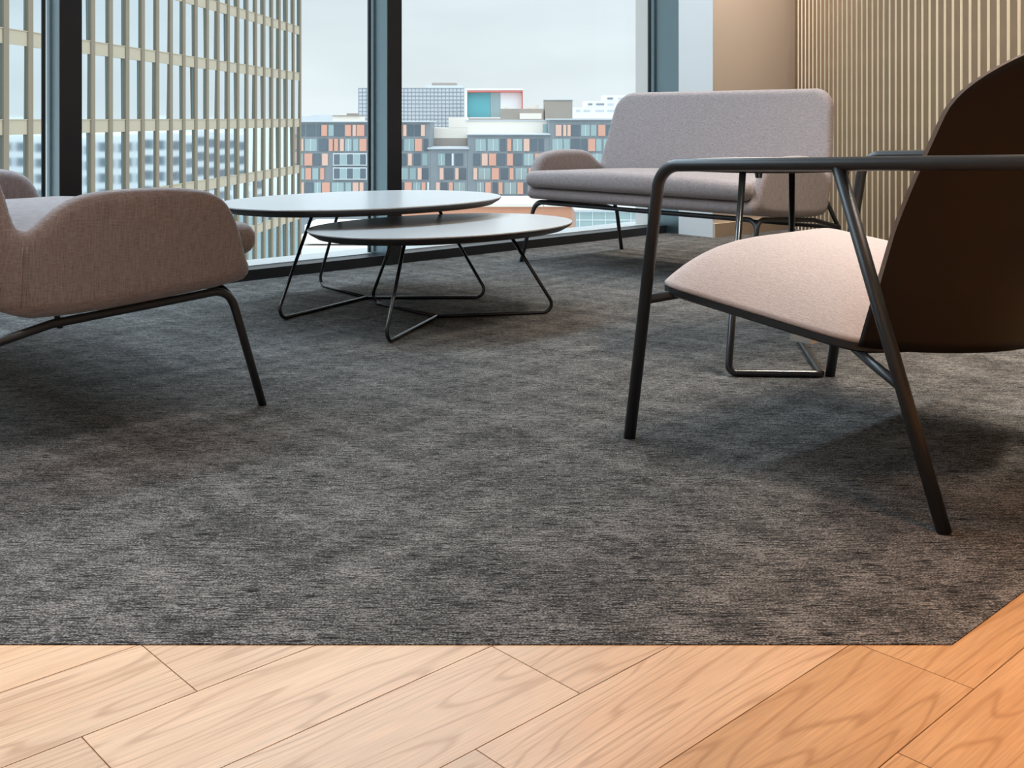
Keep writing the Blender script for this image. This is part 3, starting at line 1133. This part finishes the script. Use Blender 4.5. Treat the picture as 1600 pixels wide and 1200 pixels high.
# framed box with turquoise glazing
D3 = 400.0
fb = city('framed_box_building', D3, 'white box-framed building with turquoise glazing and red soffit')
obj('frame_top', px_box(D3, 726, 817, 138.5, 141.5, 3, 18), M['city_white'], fb)
obj('frame_side', px_box(D3, 726, 730.5, 141.7, 185, 3, 18), M['city_white'], fb)
obj('frame_side', px_box(D3, 815.5, 817, 141.7, 185, 3, 18), M['red_soffit'], fb)
obj('soffit', px_box(D3, 730.7, 815.3, 141.7, 144.5, 2.8, 12), M['red_soffit'], fb)
obj('glazing', px_box(D3, 731, 766, 144.7, 183, 0, 12), M['turquoise'], fb)
obj('glazing', px_box(D3, 766.3, 781.5, 144.7, 183, 0, 12), M['teal_glass'], fb)
obj('side_wall', px_box(D3, 781.8, 815.2, 144.7, 183, 0.3, 12), M['city_white'], fb)
obj('plinth', to_ground(px_box(D3, 726, 817, 185.2, 235, 3, 18)), M['taupe'], fb)

# brownish mid-distance roofs
D4 = 330.0
tb = city('taupe_block', D4, 'square grey-brown concrete block rising behind the orange apartments')
obj('tower', to_ground(px_box(D4, 851, 894.5, 156.5, 200, 0, 12)), M['taupe'], tb)
obj('roof_cap', px_box(D4, 850, 895.5, 155.3, 156.4, 0.4, 12.4), M['roof'], tb)
lb = city('low_brown_building', D4, 'low brownish building with stepped roofs left of the concrete block')
obj('wall', to_ground(px_box(D4, 782, 849, 170, 200, 0, 12)), M['taupe'], lb)
obj('annex', px_box(D4, 812, 846, 177, 186, 2, -0.02), M['cream'], lb)
for a, b_, c_ in ((788, 795, 166), (822, 832, 165.5), (836, 842, 163)):
    obj('roof_vent', px_box(D4, a, b_, c_, 169.9, -2, 6), M['cream'], lb)
yl = city('yellow_roof_building', 330, 'pale yellow low building above the left roofline')
obj('wall', to_ground(px_box(330, 520, 562, 181.5, 215, 0, 12)), M['cream'], yl)
obj('roof', px_box(330, 519, 563, 180, 181.4, 0.5, 12.3), M['taupe'], yl)
obj('roof_plant', px_box(330, 540, 556, 177, 179.9, -2, 6), M['taupe'], yl)

D5 = 480.0
wi = city('white_industrial_building', D5, 'white stepped industrial building on skyline beside the right sofa')
for a in ((896, 1100, 168, 215), (915, 1100, 158, 167.8), (945, 1100, 149, 157.8)):
    o = obj('storey', px_box(D5, *a, 0, 30 - a[0] * 0.01), M['city_white'], wi)
    x = a[0] + 4
    rr_ = random.Random(a[0])
    while x < 1080:
        w_ = rr_.uniform(5, 14)
        obj('window_strip', px_box(D5, x, x + w_, a[2] + 3.5, a[2] + 6.3, 0.3, -0.02), M['roof'] if rr_.random() < 0.6 else M['slate'], o)
        x += w_ + rr_.uniform(3, 9)

# hazy skyline
for name_, cyd, x0, x1, yt, lab in (('distant_building', 1200, 466, 489, 181.5, 'faint distant block on the horizon touching the tower edge'),
                                    ('distant_building', 1000, 486, 508, 179.5, 'faint distant block on the horizon, middle one right of the tower'),
                                    ('distant_building', 1300, 505, 530, 181.0, 'faint distant block on the horizon beside the yellow low building')):
    o = obj(name_, to_ground(px_box(cyd, x0, x1, yt, 200, 0, 30)), M['roof'], None, loc=(*to_world(0, cyd), GROUND), rotz=YAW)
    tag(o, lab, 'building', 'distant buildings on the skyline')

# lower brick building, quay and canal
lbk = city('brick_building', 170, 'low orange brick building below the apartment block')
obj('wall', to_ground(px_box(170, 610, 905, 323, 352, 0, 16)), M['brick'], lbk)
obj('roof', px_box(170, 608, 849, 318, 322.8, 0.5, 16.3), M['cream'], lbk)
obj('roof', px_box(170, 850, 907, 320.5, 322.8, 0.5, 16.3), M['cream'], lbk)
gb = city('glass_pavilion', 150, 'low teal glass building beyond the sill at right')
obj('wall', to_ground(px_box(150, 900, 1090, 331, 360, 0, 10)), M['teal_glass'], gb)
obj('roof', px_box(150, 898, 1092, 327.5, 330.8, 0.5, 10.5), M['roof'], gb)
for j in range(9):
    obj('glazing_bar', px_box(150, 905 + j * 20, 906.2 + j * 20, 331, 360, 0.12, -0.02), M['pale_frame'], gb)
obj('transom', px_box(150, 900, 1090, 343, 344.3, 0.13, -0.03), M['pale_frame'], gb)
qb = city('quay_shed', 130, 'long white quayside shed with banded roof beneath the tower')
for j, (a, b_) in enumerate(((352, 362), (364, 378), (381, 398))):
    obj('roof_band', px_box(130, 476, 600, a, b_, 2.0 * j, 8 - j), M['city_white'] if j != 1 else M['cream'], qb)
obj('wall', to_ground(px_box(130, 480, 596, 399, 420, 3.0, 6)), M['roof'], qb)
cn = obj('canal', prism([to_world(-120, 175), to_world(160, 175), to_world(160, 215), to_world(-120, 215)], GROUND + 0.02, GROUND + 0.25), M['water'])
tag(cn, 'grey-green canal between the buildings', 'water', kind='structure')

# office block to the right, mirrored in the tower windows
ro = city('white_office_block', 215, 'white office block with rows of dark windows, mirrored in the tower')
obj('wall', box(62, 130, 0, 40, 0, 25.5), M['city_white'], ro)
rows_ = []
for r in range(7):
    for j in range(16):
        rows_.append(box(63.2 + j * 4.1, 66.0 + j * 4.1, -0.15, 0.0, 2.0 + r * 3.3, 3.9 + r * 3.3))
        rows_.append(box(61.85, 62.0, 1.2 + j * 2.4, 2.9 + j * 2.4, 2.0 + r * 3.3, 3.9 + r * 3.3))
tag(obj('windows', join(*rows_), M['dark_glass'], ro), kind='stuff')
